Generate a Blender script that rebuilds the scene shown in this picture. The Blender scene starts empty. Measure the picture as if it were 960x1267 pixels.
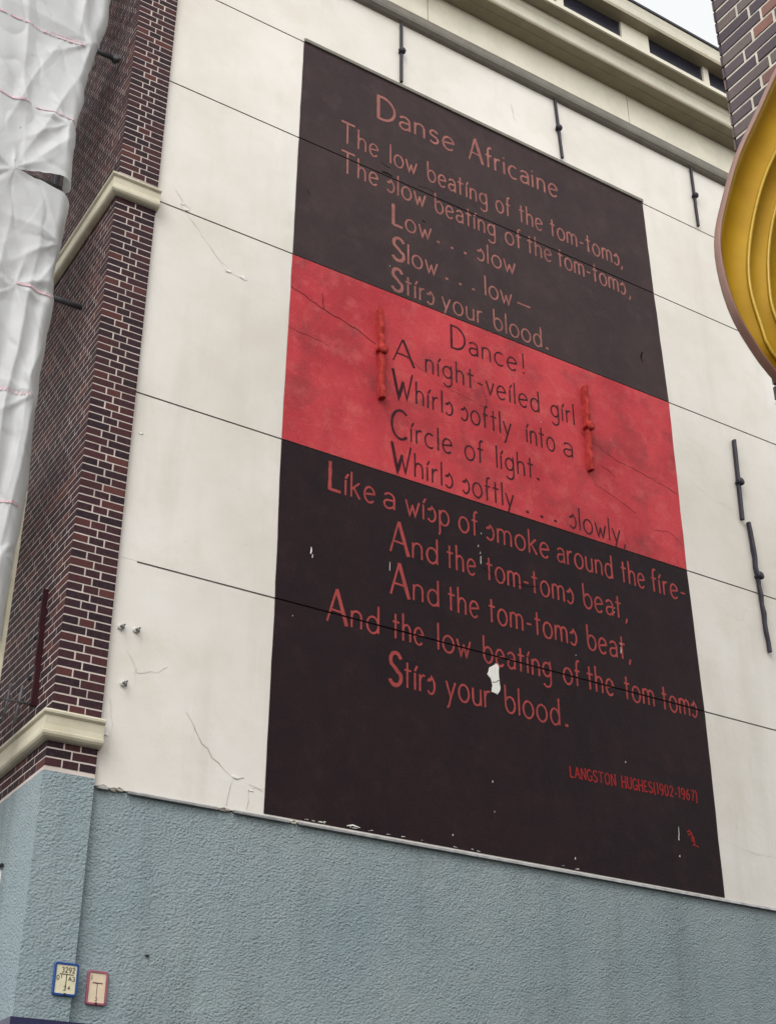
import bpy, bmesh, math, random
from mathutils import Vector, Matrix, noise
R = math.radians
scene = bpy.context.scene
COL = scene.collection
rnd = random.Random(7)

# ------------------------------------------------------------------ camera
cam_d = bpy.data.cameras.new('camera')
cam = bpy.data.objects.new('camera', cam_d); COL.objects.link(cam)
F, YAW, PITCH, ROLL = 1740.3, -0.56168, 0.51235, 0.00097
cy_, sy_, cp_, sp_ = math.cos(YAW), math.sin(YAW), math.cos(PITCH), math.sin(PITCH)
fw = Vector((-sy_*cp_, cy_*cp_, sp_)); r0 = Vector((cy_, sy_, 0)); u0 = r0.cross(fw)
rt = math.cos(ROLL)*r0 + math.sin(ROLL)*u0
up = -math.sin(ROLL)*r0 + math.cos(ROLL)*u0
m = Matrix((rt, up, -fw)).transposed().to_4x4(); m.translation = Vector((0, 0, 1.6))
cam.matrix_world = m
cam_d.sensor_fit = 'VERTICAL'; cam_d.sensor_height = 24; cam_d.lens = 24*F/1267
cam_d.clip_start = 0.05; cam_d.clip_end = 2000
scene.camera = cam

# ------------------------------------------------------------------ sky and sun (overcast)
SUN = Vector((-0.55, -0.45, 0.72)).normalized()
world = bpy.data.worlds.new('World'); scene.world = world; world.use_nodes = True
wn = world.node_tree; wn.nodes.clear()
sky = wn.nodes.new('ShaderNodeTexSky'); sky.sky_type = 'NISHITA'; sky.sun_disc = False
sky.sun_elevation = math.asin(SUN.z); sky.sun_rotation = math.atan2(SUN.x, SUN.y) % (2*math.pi)
sky.air_density = 4.0; sky.dust_density = 1.0; sky.ozone_density = 0.6
hsv = wn.nodes.new('ShaderNodeHueSaturation'); hsv.inputs['Saturation'].default_value = 0.10
bg = wn.nodes.new('ShaderNodeBackground'); bg.inputs['Strength'].default_value = 0.15
wo = wn.nodes.new('ShaderNodeOutputWorld')
wn.links.new(sky.outputs[0], hsv.inputs['Color']); wn.links.new(hsv.outputs[0], bg.inputs[0]); wn.links.new(bg.outputs[0], wo.inputs[0])
sl = bpy.data.lights.new('sun', 'SUN'); sl.energy = 0.65; sl.angle = R(32); sl.color = (1, .96, .90)
so = bpy.data.objects.new('sun', sl); COL.objects.link(so)
so.rotation_euler = SUN.to_track_quat('Z', 'Y').to_euler(); so.location = (0, 0, 40)
vs = scene.view_settings
vs.view_transform = 'Standard'; vs.look = 'None'; vs.gamma = 1; vs.exposure = 1.0; vs.use_curve_mapping = False

# ------------------------------------------------------------------ materials
def lin(r, g, b):
    f = lambda c: ((c/255+.055)/1.055)**2.4 if c > 10 else c/255/12.92
    return (f(r), f(g), f(b), 1)

class NT:
    def __init__(s, name):
        s.m = bpy.data.materials.new(name); s.m.use_nodes = True
        s.t = s.m.node_tree; s.b = s.t.nodes['Principled BSDF']
        s.co = s.t.nodes.new('ShaderNodeTexCoord').outputs['Object']
    def n(s, typ, **kw):
        nd = s.t.nodes.new(typ)
        for k, v in kw.items():
            if k.startswith('_'): setattr(nd, k[1:], v)
            else: nd.inputs[k.replace('~', ' ')].default_value = v
        return nd
    def l(s, a, b): s.t.links.new(a, b)
    def noise(s, scale, detail=6, rough=.6, stretch=None, dist=0):
        v = s.co
        if stretch:
            mp = s.n('ShaderNodeMapping'); mp.inputs['Scale'].default_value = stretch; s.l(v, mp.inputs[0]); v = mp.outputs[0]
        nz = s.n('ShaderNodeTexNoise', Scale=scale, Detail=detail, Roughness=rough, Distortion=dist); s.l(v, nz.inputs['Vector'])
        return nz.outputs['Fac']
    def ramp(s, fac, stops):
        r = s.n('ShaderNodeValToRGB'); e = r.color_ramp.elements
        while len(e) < len(stops): e.new(.5)
        for x, (p, c) in zip(e, stops): x.position = p; x.color = c if len(c) == 4 else (*c, 1)
        s.l(fac, r.inputs[0]); return r.outputs[0]
    def mix(s, fac, a, b, mode='MIX'):
        x = s.n('ShaderNodeMix', _data_type='RGBA', _blend_type=mode)
        for sock, v in ((x.inputs[0], fac), (x.inputs[6], a), (x.inputs[7], b)):
            if hasattr(v, 'links'): s.l(v, sock)
            else: sock.default_value = v
        return x.outputs[2]
    def math(s, op, a, b=0):
        x = s.n('ShaderNodeMath', _operation=op)
        for sock, v in ((x.inputs[0], a), (x.inputs[1], b)):
            if hasattr(v, 'links'): s.l(v, sock)
            else: sock.default_value = v
        return x.outputs[0]
    def bump(s, h, dist, strength=1, chain=None):
        b = s.n('ShaderNodeBump', Strength=strength, Distance=dist); s.l(h, b.inputs['Height'])
        if chain: s.l(chain, b.inputs['Normal'])
        return b.outputs[0]
    def done(s, col, rough=.8, nrm=None, metal=0, spec=.5):
        B = s.b
        for k, v in (('Base Color', col), ('Roughness', rough), ('Metallic', metal), ('Specular IOR Level', spec)):
            if hasattr(v, 'links'): s.l(v, B.inputs[k])
            else: B.inputs[k].default_value = v
        if nrm: s.l(nrm, B.inputs['Normal'])
        return s.m

G = lambda v: (v, v, v, 1)
def mat_plaster():
    s = NT('white_plaster')
    big = s.noise(.55, 5, .6); mid = s.noise(2.3, 8, .65); st = s.noise(3, 6, .6, (1, 1, .12)); fine = s.noise(60, 4, .6)
    c = s.ramp(big, [(.30, (.56, .525, .475)), (.5, (.63, .602, .568)), (.70, (.69, .667, .64))])
    c = s.mix(s.ramp(mid, [(.52, (0, 0, 0)), (.70, (.5, .5, .5))]), c, (.56, .53, .465, 1))
    c = s.mix(s.ramp(st, [(.52, (0, 0, 0)), (.76, (.45, .45, .45))]), c, (.49, .465, .41, 1))
    spk = s.noise(38, 2, .5)
    c = s.mix(s.ramp(spk, [(.73, (0, 0, 0)), (.77, (.35, .35, .35))]), c, (.42, .39, .34, 1))
    n = s.bump(s.noise(1.6, 4, .5), .03, .35); n = s.bump(s.noise(14, 5, .6), .004, .5, n); n = s.bump(fine, .0015, .5, n)
    return s.done(c, .85, n, 0, .3)
def mat_mural(name, base, stain, hi, rough, fac=1, grain=.55, dirt=None):
    s = NT(name)
    a = s.noise(.9, 7, .68); b = s.noise(5, 8, .7); d = s.noise(2.2, 6, .65, (1, 1, .16)); f = s.noise(75, 4, .75); e = s.noise(1.7, 8, .7, None, .6)
    c = s.mix(s.ramp(a, [(.42, (0, 0, 0)), (.60, G(.9))]), base, stain)
    c = s.mix(s.ramp(b, [(.50, (0, 0, 0)), (.70, G(.55))]), c, hi)
    c = s.mix(s.ramp(d, [(.52, (0, 0, 0)), (.70, G(.6*fac))]), c, stain)
    if dirt: c = s.mix(s.ramp(e, [(.50, (0, 0, 0)), (.66, G(.62))]), c, dirt)
    c = s.mix(s.ramp(f, [(.50, (0, 0, 0)), (.68, G(grain))]), c, hi)
    c = s.mix(s.ramp(f, [(.32, G(grain)), (.48, (0, 0, 0))]), c, stain)
    n = s.bump(s.noise(2.2, 4, .5), .02, .35); n = s.bump(s.noise(16, 6, .65), .004, .6, n); n = s.bump(f, .003, .8, n)
    return s.done(c, rough, n, 0, .16)
def mat_letters(name, col, other, wear):
    s = NT(name)
    a = s.noise(6, 6, .72); b = s.noise(55, 5, .75); e = s.noise(2.0, 4, .6)
    c = s.mix(s.ramp(a, [(.38, (0, 0, 0)), (.62, G(1))]), col, other)
    c = s.mix(s.ramp(b, [(.52, (0, 0, 0)), (.66, G(wear))]), c, (.045, .024, .027, 1))
    c = s.mix(s.ramp(e, [(.55, (0, 0, 0)), (.75, G(.35))]), c, (.06, .03, .033, 1))
    n = s.bump(b, .003, .7)
    return s.done(c, .78, n, 0, .12)
def mat_brick(name, stops, rough=.8):
    s = NT(name)
    g = s.n('ShaderNodeNewGeometry')
    c = s.ramp(g.outputs['Random Per Island'], stops)
    v = s.noise(40, 5, .7)
    c = s.mix(s.ramp(v, [(.45, (0, 0, 0)), (.72, G(.35))]), c, (.10, .06, .06, 1))
    v2 = s.noise(1.1, 4, .6)
    c = s.mix(s.ramp(v2, [(.4, (0, 0, 0)), (.7, G(.4))]), c, (.025, .014, .018, 1))
    n = s.bump(s.noise(90, 5, .7), .003, .8)
    return s.done(c, rough, n, 0, .2)
def mat_plain(name, col, rough=.6, metal=0, var=.25, sc=8, bump=.0015, spec=.5, dark=None):
    s = NT(name)
    d = dark or tuple(x*(1-var*1.6) for x in col[:3])+(1,)
    c = s.mix(s.ramp(s.noise(sc, 6, .65), [(.35, (0, 0, 0)), (.72, G(1))]), col, d)
    return s.done(c, rough, s.bump(s.noise(sc*9, 4, .6), bump, .6), metal, spec)
def mat_stucco():
    s = NT('blue_roughcast')
    mp = s.n('ShaderNodeMapping'); mp.inputs['Rotation'].default_value = (0, R(24), 0); mp.inputs['Scale'].default_value = (1, 1, 1.25)
    s.l(s.co, mp.inputs[0])
    def nz(sc, det, dist=.3):
        x = s.n('ShaderNodeTexNoise', Scale=sc, Detail=det, Roughness=.6, Distortion=dist); s.l(mp.outputs[0], x.inputs['Vector']); return x.outputs['Fac']
    vo = s.n('ShaderNodeTexVoronoi', Scale=58); vo.feature = 'SMOOTH_F1'; s.l(mp.outputs[0], vo.inputs['Vector'])
    warp = nz(9, 3)
    peb = s.math('SUBTRACT', .9, vo.outputs['Distance'])
    h = s.math('ADD', s.math('MULTIPLY', peb, s.ramp(warp, [(.3, G(.35)), (.7, G(1))])), s.math('MULTIPLY', nz(60, 4), .75))
    a = s.noise(.8, 5, .6); b = s.noise(4, 6, .7)
    c = s.mix(s.ramp(a, [(.35, G(0)), (.68, G(1))]), (.212, .270, .302, 1), (.252, .305, .328, 1))
    c = s.mix(s.ramp(b, [(.50, G(0)), (.72, G(.6))]), c, (.200, .262, .285, 1))
    c = s.mix(s.ramp(nz(30, 2), [(.70, G(0)), (.77, G(.45))]), c, (.10, .13, .135, 1))
    n = s.bump(s.noise(1.5, 3, .5), .03, .3); d1 = s.noise(2.2, 6, .65, (1, 1, .10)); d2 = s.noise(.6, 4, .6)
    c = s.mix(s.ramp(d1, [(.52, G(0)), (.74, G(.6))]), c, (.130, .158, .168, 1))
    c = s.mix(s.ramp(d2, [(.50, G(0)), (.75, G(.5))]), c, (.305, .348, .358, 1))
    n = s.bump(h, .0125, 1, n)
    return s.done(c, .8, n, 0, .2)
def mat_sheet():
    s = NT('white_sheeting')
    c = s.mix(s.ramp(s.noise(2.5, 6, .6), [(.4, G(0)), (.7, G(.7))]), (.52, .53, .555, 1), (.45, .455, .46, 1))
    c = s.mix(s.ramp(s.noise(22, 3, .6), [(.66, G(0)), (.75, G(.35))]), c, (.40, .40, .40, 1))
    n = s.bump(s.noise(4, 4, .55, (1, 1, .35), 1.2), .012, .35); n = s.bump(s.noise(22, 4, .6, None, .8), .003, .4, n)
    m = s.done(c, .42, n, 0, .4)
    B = s.b; tr = s.n('ShaderNodeBsdfTranslucent'); tr.inputs[0].default_value = (.75, .76, .72, 1)
    mx = s.n('ShaderNodeMixShader'); mx.inputs[0].default_value = .25
    out = s.t.nodes['Material Output']
    s.l(B.outputs[0], mx.inputs[1]); s.l(tr.outputs[0], mx.inputs[2]); s.l(mx.outputs[0], out.inputs[0])
    return m

M = dict(
 plaster=mat_plaster(),
 black_up=mat_mural('glare_lightened_black_paint', (.040, .0245, .026, 1), (.028, .0165, .019, 1), (.064, .040, .040, 1), .7),  # upper panel's black lightened in colour to carry glare and sky reflection
 black_lo=mat_mural('black_paint', (.0155, .0068, .0095, 1), (.009, .0045, .007, 1), (.032, .013, .016, 1), .7),
 red=mat_mural('red_paint', (.47, .047, .058, 1), (.33, .024, .034, 1), (.54, .120, .112, 1), .72, 1.0, .36, (.15, .030, .036, 1)),
 let_up=mat_letters('faded_pink_lettering', (.32, .132, .112, 1), (.22, .088, .080, 1), .5),
 let_mid=mat_letters('black_lettering', (.028, .010, .014, 1), (.055, .014, .018, 1), .3),
 let_lo=mat_letters('red_lettering', (.36, .062, .060, 1), (.26, .048, .046, 1), .5),
 let_sig=mat_letters('small_red_lettering', (.32, .02, .02, 1), (.20, .02, .02, 1), .5),
 brick=mat_brick('dark_brick', [(0, (.014, .007, .012)), (.3, (.026, .010, .016)), (.7, (.042, .013, .017)), (.9, (.062, .018, .020)), (1, (.095, .030, .026))]),
 brick_n=mat_brick('grey_purple_brick', [(0, (.060, .050, .062)), (.4, (.100, .082, .092)), (.7, (.135, .110, .105)), (.9, (.15, .105, .095)), (1, (.21, .105, .085))]),
 mortar=mat_plain('pale_mortar', (.58, .51, .47, 1), .9, 0, .12, 3, .002, .3, (.40, .34, .32, 1)),
 mortar_n=mat_plain('cream_mortar', (.56, .52, .45, 1), .9, 0, .2, 14, .003),
 stucco=mat_stucco(),
 cream=mat_plain('cream_moulding_paint', (.56, .52, .41, 1), .55, 0, .12, 5, .001, .5, (.43, .39, .29, 1)),
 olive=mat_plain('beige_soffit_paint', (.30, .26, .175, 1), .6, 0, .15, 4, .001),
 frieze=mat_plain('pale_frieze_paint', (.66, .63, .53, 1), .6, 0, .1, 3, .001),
 greyband=mat_plain('grey_band_paint', (.17, .155, .13, 1), .6, 0, .2, 5),
 darkglass=mat_plain('dark_opening', (.02, .02, .035, 1), .25, 0, .2, 5),
 zinc=mat_plain('zinc_strip', (.46, .46, .47, 1), .45, .6, .3, 12),
 iron=mat_plain('black_iron', (.017, .014, .028, 1), .6, .1, .3, 20, .002),
 rediron=mat_plain('red_painted_iron', (.42, .040, .032, 1), .75, 0, .35, 18, .006, .15, (.20, .016, .018, 1)),
 maroon_iron=mat_plain('maroon_iron', (.035, .006, .010, 1), .7, 0, .35, 10, .003, .15),
 greyiron=mat_plain('grey_iron', (.12, .12, .13, 1), .5, .2, .3, 20, .002),
 tube=mat_plain('scaffold_steel', (.13, .135, .15, 1), .5, .5, .35, 15, .002),
 sheet=mat_sheet(),
 redprint=mat_plain('faded_red_print', (.58, .40, .44, 1), .6, 0, .15, 20),
 soot=mat_plain('soot_crack', (.006, .004, .005, 1), .9, 0, .2, 10, .001, .1),
 navy=mat_plain('navy_paint', (.012, .012, .06, 1), .5, 0, .2, 10, .003),
 chip=mat_plain('bare_white_plaster', (.74, .73, .70, 1), .9, 0, .08, 15, .006),
 crack=mat_plain('crack_dirt', (.33, .30, .265, 1), .95, 0, .3, 20),
 crack_pale=mat_plain('pale_crack_dirt', (.50, .475, .43, 1), .95, 0, .25, 20),
 peel=mat_plain('lifted_white_paint', (.74, .735, .72, 1), .8, 0, .05, 9, .002),
 joint=mat_plain('joint_dirt', (.27, .26, .24, 1), .95, 0, .2, 10),
 plate=mat_plain('cream_plate', (.66, .61, .44, 1), .4, 0, .14, 14, .0005),
 plate_p=mat_plain('faded_cream_plate', (.68, .57, .42, 1), .45, 0, .12, 14, .0005),
 bluef=mat_plain('blue_frame', (.012, .065, .26, 1), .4, 0, .25, 20, .0005),
 pinkf=mat_plain('pink_frame', (.34, .10, .15, 1), .45, 0, .25, 20, .0005),
 ink=mat_plain('black_ink', (.05, .055, .04, 1), .5, 0, .3, 40, .0002),
 ink_p=mat_plain('purple_ink', (.17, .075, .085, 1), .5, 0, .2, 40, .0002),
 gold=mat_plain('gold_paint', (.37, .215, .008, 1), .55, .05, .2, 3, .001, .15, (.27, .145, .006, 1)),
 goldl=mat_plain('light_gold_edge', (.44, .285, .03, 1), .4, .1, .15, 5, .001),
 rim=mat_plain('maroon_rim_paint', (.20, .098, .072, 1), .5, 0, .2, 6, .001),
 roof=mat_plain('grey_roofing', (.12, .12, .125, 1), .8, 0, .2, 3),
 asphalt=mat_plain('asphalt', (.055, .055, .055, 1), .9, 0, .25, 6, .004),
 porc=mat_plain('white_hook_paint', (.55, .54, .50, 1), .5, 0, .25, 40, .001),
)

# ------------------------------------------------------------------ builders
def wloc(p):
    v = Vector((0, 0, 0))
    while p is not None: v += p.location; p = p.parent
    return v
def obj(name, bm, mats, parent=None, loc=None, smooth=False):
    """links a bmesh given in world coordinates as one mesh object"""
    me = bpy.data.meshes.new(name)
    base = wloc(parent)
    l = Vector(loc) if loc is not None else base
    bmesh.ops.translate(bm, verts=bm.verts, vec=-l)
    bm.to_mesh(me); bm.free()
    for mt in (mats if isinstance(mats, list) else [mats]): me.materials.append(mt)
    if smooth:
        for p in me.polygons: p.use_smooth = True
    o = bpy.data.objects.new(name, me); COL.objects.link(o)
    o.parent = parent; o.location = l-base
    return o
def tag(o, label=None, cat=None, group=None, kind=None):
    for k, v in (('label', label), ('category', cat), ('group', group), ('kind', kind)):
        if v: o[k] = v
    return o
def thing(name, label, cat, loc=(0, 0, 0), group=None):
    o = bpy.data.objects.new(name, None); COL.objects.link(o); o.location = loc; o.empty_display_size = .1
    return tag(o, label, cat, group)
def box(bm, a, b, mi=0, bev=0):
    x0, y0, z0 = a; x1, y1, z1 = b
    vs = [bm.verts.new(p) for p in ((x0,y0,z0),(x1,y0,z0),(x1,y1,z0),(x0,y1,z0),(x0,y0,z1),(x1,y0,z1),(x1,y1,z1),(x0,y1,z1))]
    fs = [bm.faces.new([vs[i] for i in f]) for f in ((0,3,2,1),(4,5,6,7),(0,1,5,4),(1,2,6,5),(2,3,7,6),(3,0,4,7))]
    for f in fs: f.material_index = mi
    if bev:
        es = list({e for f in fs for e in f.edges})
        bmesh.ops.bevel(bm, geom=es, offset=bev, segments=2, affect='EDGES')
    return vs
def tube(bm, pts, rad, n=10, mi=0, cap=True):
    pts = [Vector(p) for p in pts]
    rads = rad if isinstance(rad, (list, tuple)) else [rad]*len(pts)
    rings = []; up0 = None
    for i, p in enumerate(pts):
        d = (pts[min(i+1, len(pts)-1)]-pts[max(i-1, 0)]).normalized()
        if up0 is None:
            up0 = d.orthogonal().normalized()
        up0 = (up0-d*up0.dot(d)).normalized(); s = d.cross(up0)
        rings.append([bm.verts.new(p+(up0*math.cos(2*math.pi*k/n)+s*math.sin(2*math.pi*k/n))*rads[i]) for k in range(n)])
    for a, b in zip(rings, rings[1:]):
        for k in range(n):
            f = bm.faces.new((a[k], a[(k+1) % n], b[(k+1) % n], b[k])); f.material_index = mi; f.smooth = True
    if cap:
        bm.faces.new(rings[0][::-1]).material_index = mi; bm.faces.new(rings[-1]).material_index = mi
def extrude_x(bm, prof, x0, x1, mi=0, closed=False, n=1, wob=0):
    """profile of (y,z) swept along X"""
    cols = []
    for i in range(n+1):
        x = x0+(x1-x0)*i/n
        cols.append([bm.verts.new((x, y, z)) for y, z in prof])
    k = len(prof)
    for a, b in zip(cols, cols[1:]):
        for i in range(k if closed else k-1):
            f = bm.faces.new((a[i], b[i], b[(i+1) % k], a[(i+1) % k])); f.material_index = mi
    if closed:
        bm.faces.new(cols[0][::-1]).material_index = mi; bm.faces.new(cols[-1]).material_index = mi
    return cols
def interp(tab, v):
    if v <= tab[0][0]: return tab[0][1]
    for (a, b), (c, d) in zip(tab, tab[1:]):
        if v <= c: return b+(d-b)*(v-a)/(c-a)
    return tab[-1][1]

# ------------------------------------------------------------------ wall data (metres)
WY = 8.4                      # plane of the plastered side wall
PX0, PX1, PY = 2.706, 3.047, 8.362
Z_BASE = 4.515
ZG = {'top': 12.003, 'h3': 10.776, 'h4': 9.427, 'h5': 7.545, 'h6': 6.152}
GW, GD = .0070, .009
WX1 = 16.0

# ------------------------------------------------------------------ ground
bm = bmesh.new(); box(bm, (-200, -200, -.3), (200, 200, 0))
tag(obj('ground', bm, M['asphalt']), kind='structure')

# ------------------------------------------------------------------ the corner house
house = thing('corner_house', 'tall corner house with white plastered side wall, dark brick corner and blue roughcast base', 'house', (PX0, PY, 0))
# plaster wall with real horizontal joints
def groove_profile(y, z0, z1, zs, off=0):
    p = [(y-off, z0)]
    for z in sorted(zs):
        if z0 < z-GW and z+GW < z1:
            p += [(y-off, z-GW), (y-off+GD, z-GW+.002), (y-off+GD, z+GW-.002), (y-off, z+GW)]
    return p+[(y-off, z1)]
def grid_panel(bm, prof, xl, xr, step=.5, mi=0):
    """a sheet in the X direction whose side edges follow xl(z), xr(z)"""
    rows = []
    for y, z in prof:
        a, b = xl(z), xr(z); n = 12
        rows.append([bm.verts.new((a+(b-a)*i/n, y, z)) for i in range(n+1)])
    for p, q in zip(rows, rows[1:]):
        for i in range(len(p)-1):
            bm.faces.new((p[i], p[i+1], q[i+1], q[i])).material_index = mi
def groove_floor(bm, mi):
    for f in bm.faces:
        c = f.calc_center_median()
        if c.y > WY+.004: f.material_index = mi
bm = bmesh.new()
prof = groove_profile(WY, 4.498, 13.3, list(ZG.values()))
extrude_x(bm, prof, PX1+.002, WX1, n=8)
box(bm, (PX1+.002, WY+.03, 4.5), (WX1, WY+.25, 14.2))
groove_floor(bm, 1)
obj('plaster_wall', bm, [M['plaster'], M['joint']], house)

bm = bmesh.new(); box(bm, (PX1+.003, WY+.0012, ZG['h6']-.009), (3.20, WY+.02, ZG['h6']+.009)); obj('joint_filler', bm, M['plaster'], house)
# cracks, patches in the plaster (dirt filled cracks with lifted lips)
def ribbon(bm, pts, w, y, mi=0, jit=0, lay=0):
    """flat painted or drawn stroke in the wall plane, pts = (x,z); mitred, one island"""
    P = [Vector((p[0], p[1])) for p in pts]
    Q = [P[0]]
    for p in P[1:]:
        if (p-Q[-1]).length > 1e-5: Q.append(p)
    P = Q
    ws = w if isinstance(w, list) else [w]*len(P)
    L, Rr = [], []
    for i, p in enumerate(P):
        d0 = (P[i]-P[i-1]).normalized() if i else None
        d1 = (P[i+1]-P[i]).normalized() if i < len(P)-1 else None
        if d0 is None: d0 = d1
        if d1 is None: d1 = d0
        n0 = Vector((-d0.y, d0.x)); n1 = Vector((-d1.y, d1.x))
        n = n0+n1
        if n.length < .3: n = n0
        n.normalize(); k = 1/max(.45, n.dot(n1))
        h = ws[min(i, len(ws)-1)]*.5*k*(1+jit*rnd.uniform(-1, 1))
        L.append(bm.verts.new((p.x+n.x*h, y, p.y+n.y*h))); Rr.append(bm.verts.new((p.x-n.x*h, y, p.y-n.y*h)))
    for i in range(len(P)-1):
        f = bm.faces.new((L[i], L[i+1], Rr[i+1], Rr[i])); f.material_index = mi
def wander(pts, seg=.05, amp=.02):
    out = []
    for (a, b), (c, d) in zip(pts, pts[1:]):
        n = max(1, int(math.hypot(c-a, d-b)/seg))
        for i in range(n): 
            t = i/n; out.append((a+(c-a)*t+rnd.uniform(-amp, amp), b+(d-b)*t+rnd.uniform(-amp, amp)))
    return out+[pts[-1]]
cracks = [
 ([(3.66, 5.13), (3.80, 4.93), (3.92, 4.80), (4.05, 4.72), (4.12, 4.74)], .007),
 ([(4.03, 4.72), (4.02, 4.60), (4.00, 4.52)], .004), ([(4.15, 4.52), (4.17, 4.66), (4.30, 4.70)], .004),
 ([(4.16, 4.69), (4.27, 4.665)], .005),
 ([(3.22, 9.62), (3.30, 9.50), (3.36, 9.47)], .006), ([(3.26, 9.46), (3.40, 9.36), (3.60, 9.12), (3.74, 8.99), (3.90, 8.96)], .0045),
 
 ([(3.18, 5.46), (3.28, 5.33), (3.42, 5.36), (3.50, 5.42)], .004), ([(3.27, 5.36), (3.26, 5.20)], .003),
 ([(3.10, 5.10), (3.15, 4.92), (3.12, 4.70)], .003),
 ([(8.66, 8.62), (9.0, 8.45), (9.3, 8.41)], .003), ([(8.9, 7.28), (9.03, 7.22), (9.2, 7.18), (9.3, 7.35)], .003),
 ([(8.62, 5.02), (8.95, 4.95), (9.6, 4.93)], .003), ([(8.72, 9.10), (9.2, 8.96)], .003), ([(6.80, 12.53), (6.82, 12.40), (6.85, 12.31)], .008),
 ([(8.75, 5.6), (8.82, 5.3), (8.78, 5.05)], .0025),
]
for ci, (pts, w) in enumerate(cracks):
    bm = bmesh.new(); q = wander(pts, .045, .012)
    ribbon(bm, q, [w*rnd.uniform(.2, .95) for _ in q], WY-.0025)
    obj('crack', bm, M['crack' if ci < 4 else 'crack_pale'], house)
def flake(cx, cz, r, y, th=.008, n=11, stretch=1.0):
    global bm
    a0 = rnd.random()*6; ring = []; rr = [r*rnd.uniform(.55, 1.2) for _ in range(n)]
    fr = [bm.verts.new((cx+rr[i]*math.cos(a0+6.283*i/n), y-th*rnd.uniform(.3, 1), cz+stretch*rr[i]*math.sin(a0+6.283*i/n))) for i in range(n)]
    bk = [bm.verts.new((v.co.x, y+.004, v.co.z)) for v in fr]
    bm.faces.new(fr[::-1])
    for i in range(n): bm.faces.new((fr[i], fr[(i+1) % n], bk[(i+1) % n], bk[i]))
for cx, cz, r in [(3.74, 8.985, .03), (3.88, 8.97, .035), (3.28, 9.49, .022), (3.33, 9.45, .02), (4.06, 4.735, .026), (4.18, 4.665, .02), (3.13, 7.2, .016), (3.10, 4.85, .02)]:
    bm = bmesh.new(); flake(cx, cz, r, WY, stretch=.5); obj('paint_flake', bm, M['peel'], house)

# brick corner: Dutch cross bond laid brick by brick in front of a mortar bed
CH = .0622
def brick_face(bm, origin, du, L, z0, z1, nrm, rowfn, prot=.0032, gap=.0105, keep=None):
    o = Vector(origin); du = Vector(du); nrm = Vector(nrm)
    rows = int((z1-z0)/CH)+1
    for r in range(rows):
        za = z0+r*CH+gap/2; zb = min(z0+(r+1)*CH-gap/2, z1)
        if zb-za < .015: continue
        for a, b in rowfn(r, L):
            if keep and not keep((a+b)/2, za): continue
            a2, b2 = a+gap/2+rnd.uniform(-.0015, .0015), b-gap/2+rnd.uniform(-.0015, .0015)
            if a <= .0001: a2 = a
            if b >= L-.0001: b2 = b
            if b2-a2 < .02: continue
            v = min(.0015, prot*.3); d = prot+rnd.uniform(-v, v); t = rnd.uniform(-v, v)*.7; c = .0012
            dz = rnd.uniform(-.0012, .0012)
            P = lambda u, z, h: bm.verts.new(o+du*u+Vector((0, 0, z-o.z))+nrm*h)
            bk = [P(a2, za, 0), P(b2, za+dz, 0), P(b2, zb+dz, 0), P(a2, zb, 0)]
            fr = [P(a2+c, za+c, d), P(b2-c, za+c+dz, d+t), P(b2-c, zb-c+dz, d+t), P(a2+c, zb-c, d)]
            flip = du.cross(Vector((0, 0, 1))).dot(nrm) < 0
            fs = [fr]+[[bk[i], bk[(i+1) % 4], fr[(i+1) % 4], fr[i]] for i in range(4)]
            for f in fs:
                bm.faces.new(f[::-1] if flip else f)
def row_pilaster(r, L):
    if r % 2: return [(0, L/2), (L/2, L)]
    return [(0, L/3), (L/3, 2*L/3), (2*L/3, L)]
def row_side(r, L):
    x = 0; out = []
    hd = .110; st = .220
    if r % 2 == 0:
        out.append((0, .165)); x = .165
        while x < L: out.append((x, min(x+hd, L))); x += hd
    else:
        k = (r//2) % 2
        if k: out.append((0, hd)); x = hd
        while x < L: out.append((x, min(x+st, L))); x += st
    return out
def row_cross(r, L):
    x = 0; out = []
    if r % 2 == 0:
        out.append((0, .165)); x = .165
        while x < L: out.append((x, min(x+.11, L))); x += .11
    else:
        x = 0
        if (r//2) % 2: out.append((0, .11)); x = .11
        while x < L: out.append((x, min(x+.22, L))); x += .22
    return out
Z0B = 4.555
bm = bmesh.new()
mo = .0032
box(bm, (PX0+mo, PY+mo, 4.40), (PX1, WY+.2, 14.0), 1)
box(bm, (PX0+mo, WY+.201, 4.40), (PX0+.3, 16, 14.0), 1)
brick_face(bm, (PX0, PY+mo, Z0B), (1, 0, 0), PX1-PX0, Z0B, 13.9, (0, -1, 0), row_pilaster)
brick_face(bm, (PX0+mo, PY+.0005, Z0B), (0, 1, 0), 4.2, Z0B, 13.9, (-1, 0, 0), row_side, .0018, .0088)
obj('brick_corner', bm, [M['brick'], M['mortar']], house)

# rest of the house volume behind
bm = bmesh.new(); box(bm, (PX0+.31, WY+.26, 0), (WX1, 16, 14.1))
obj('house_core', bm, M['roof'], house)

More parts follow.
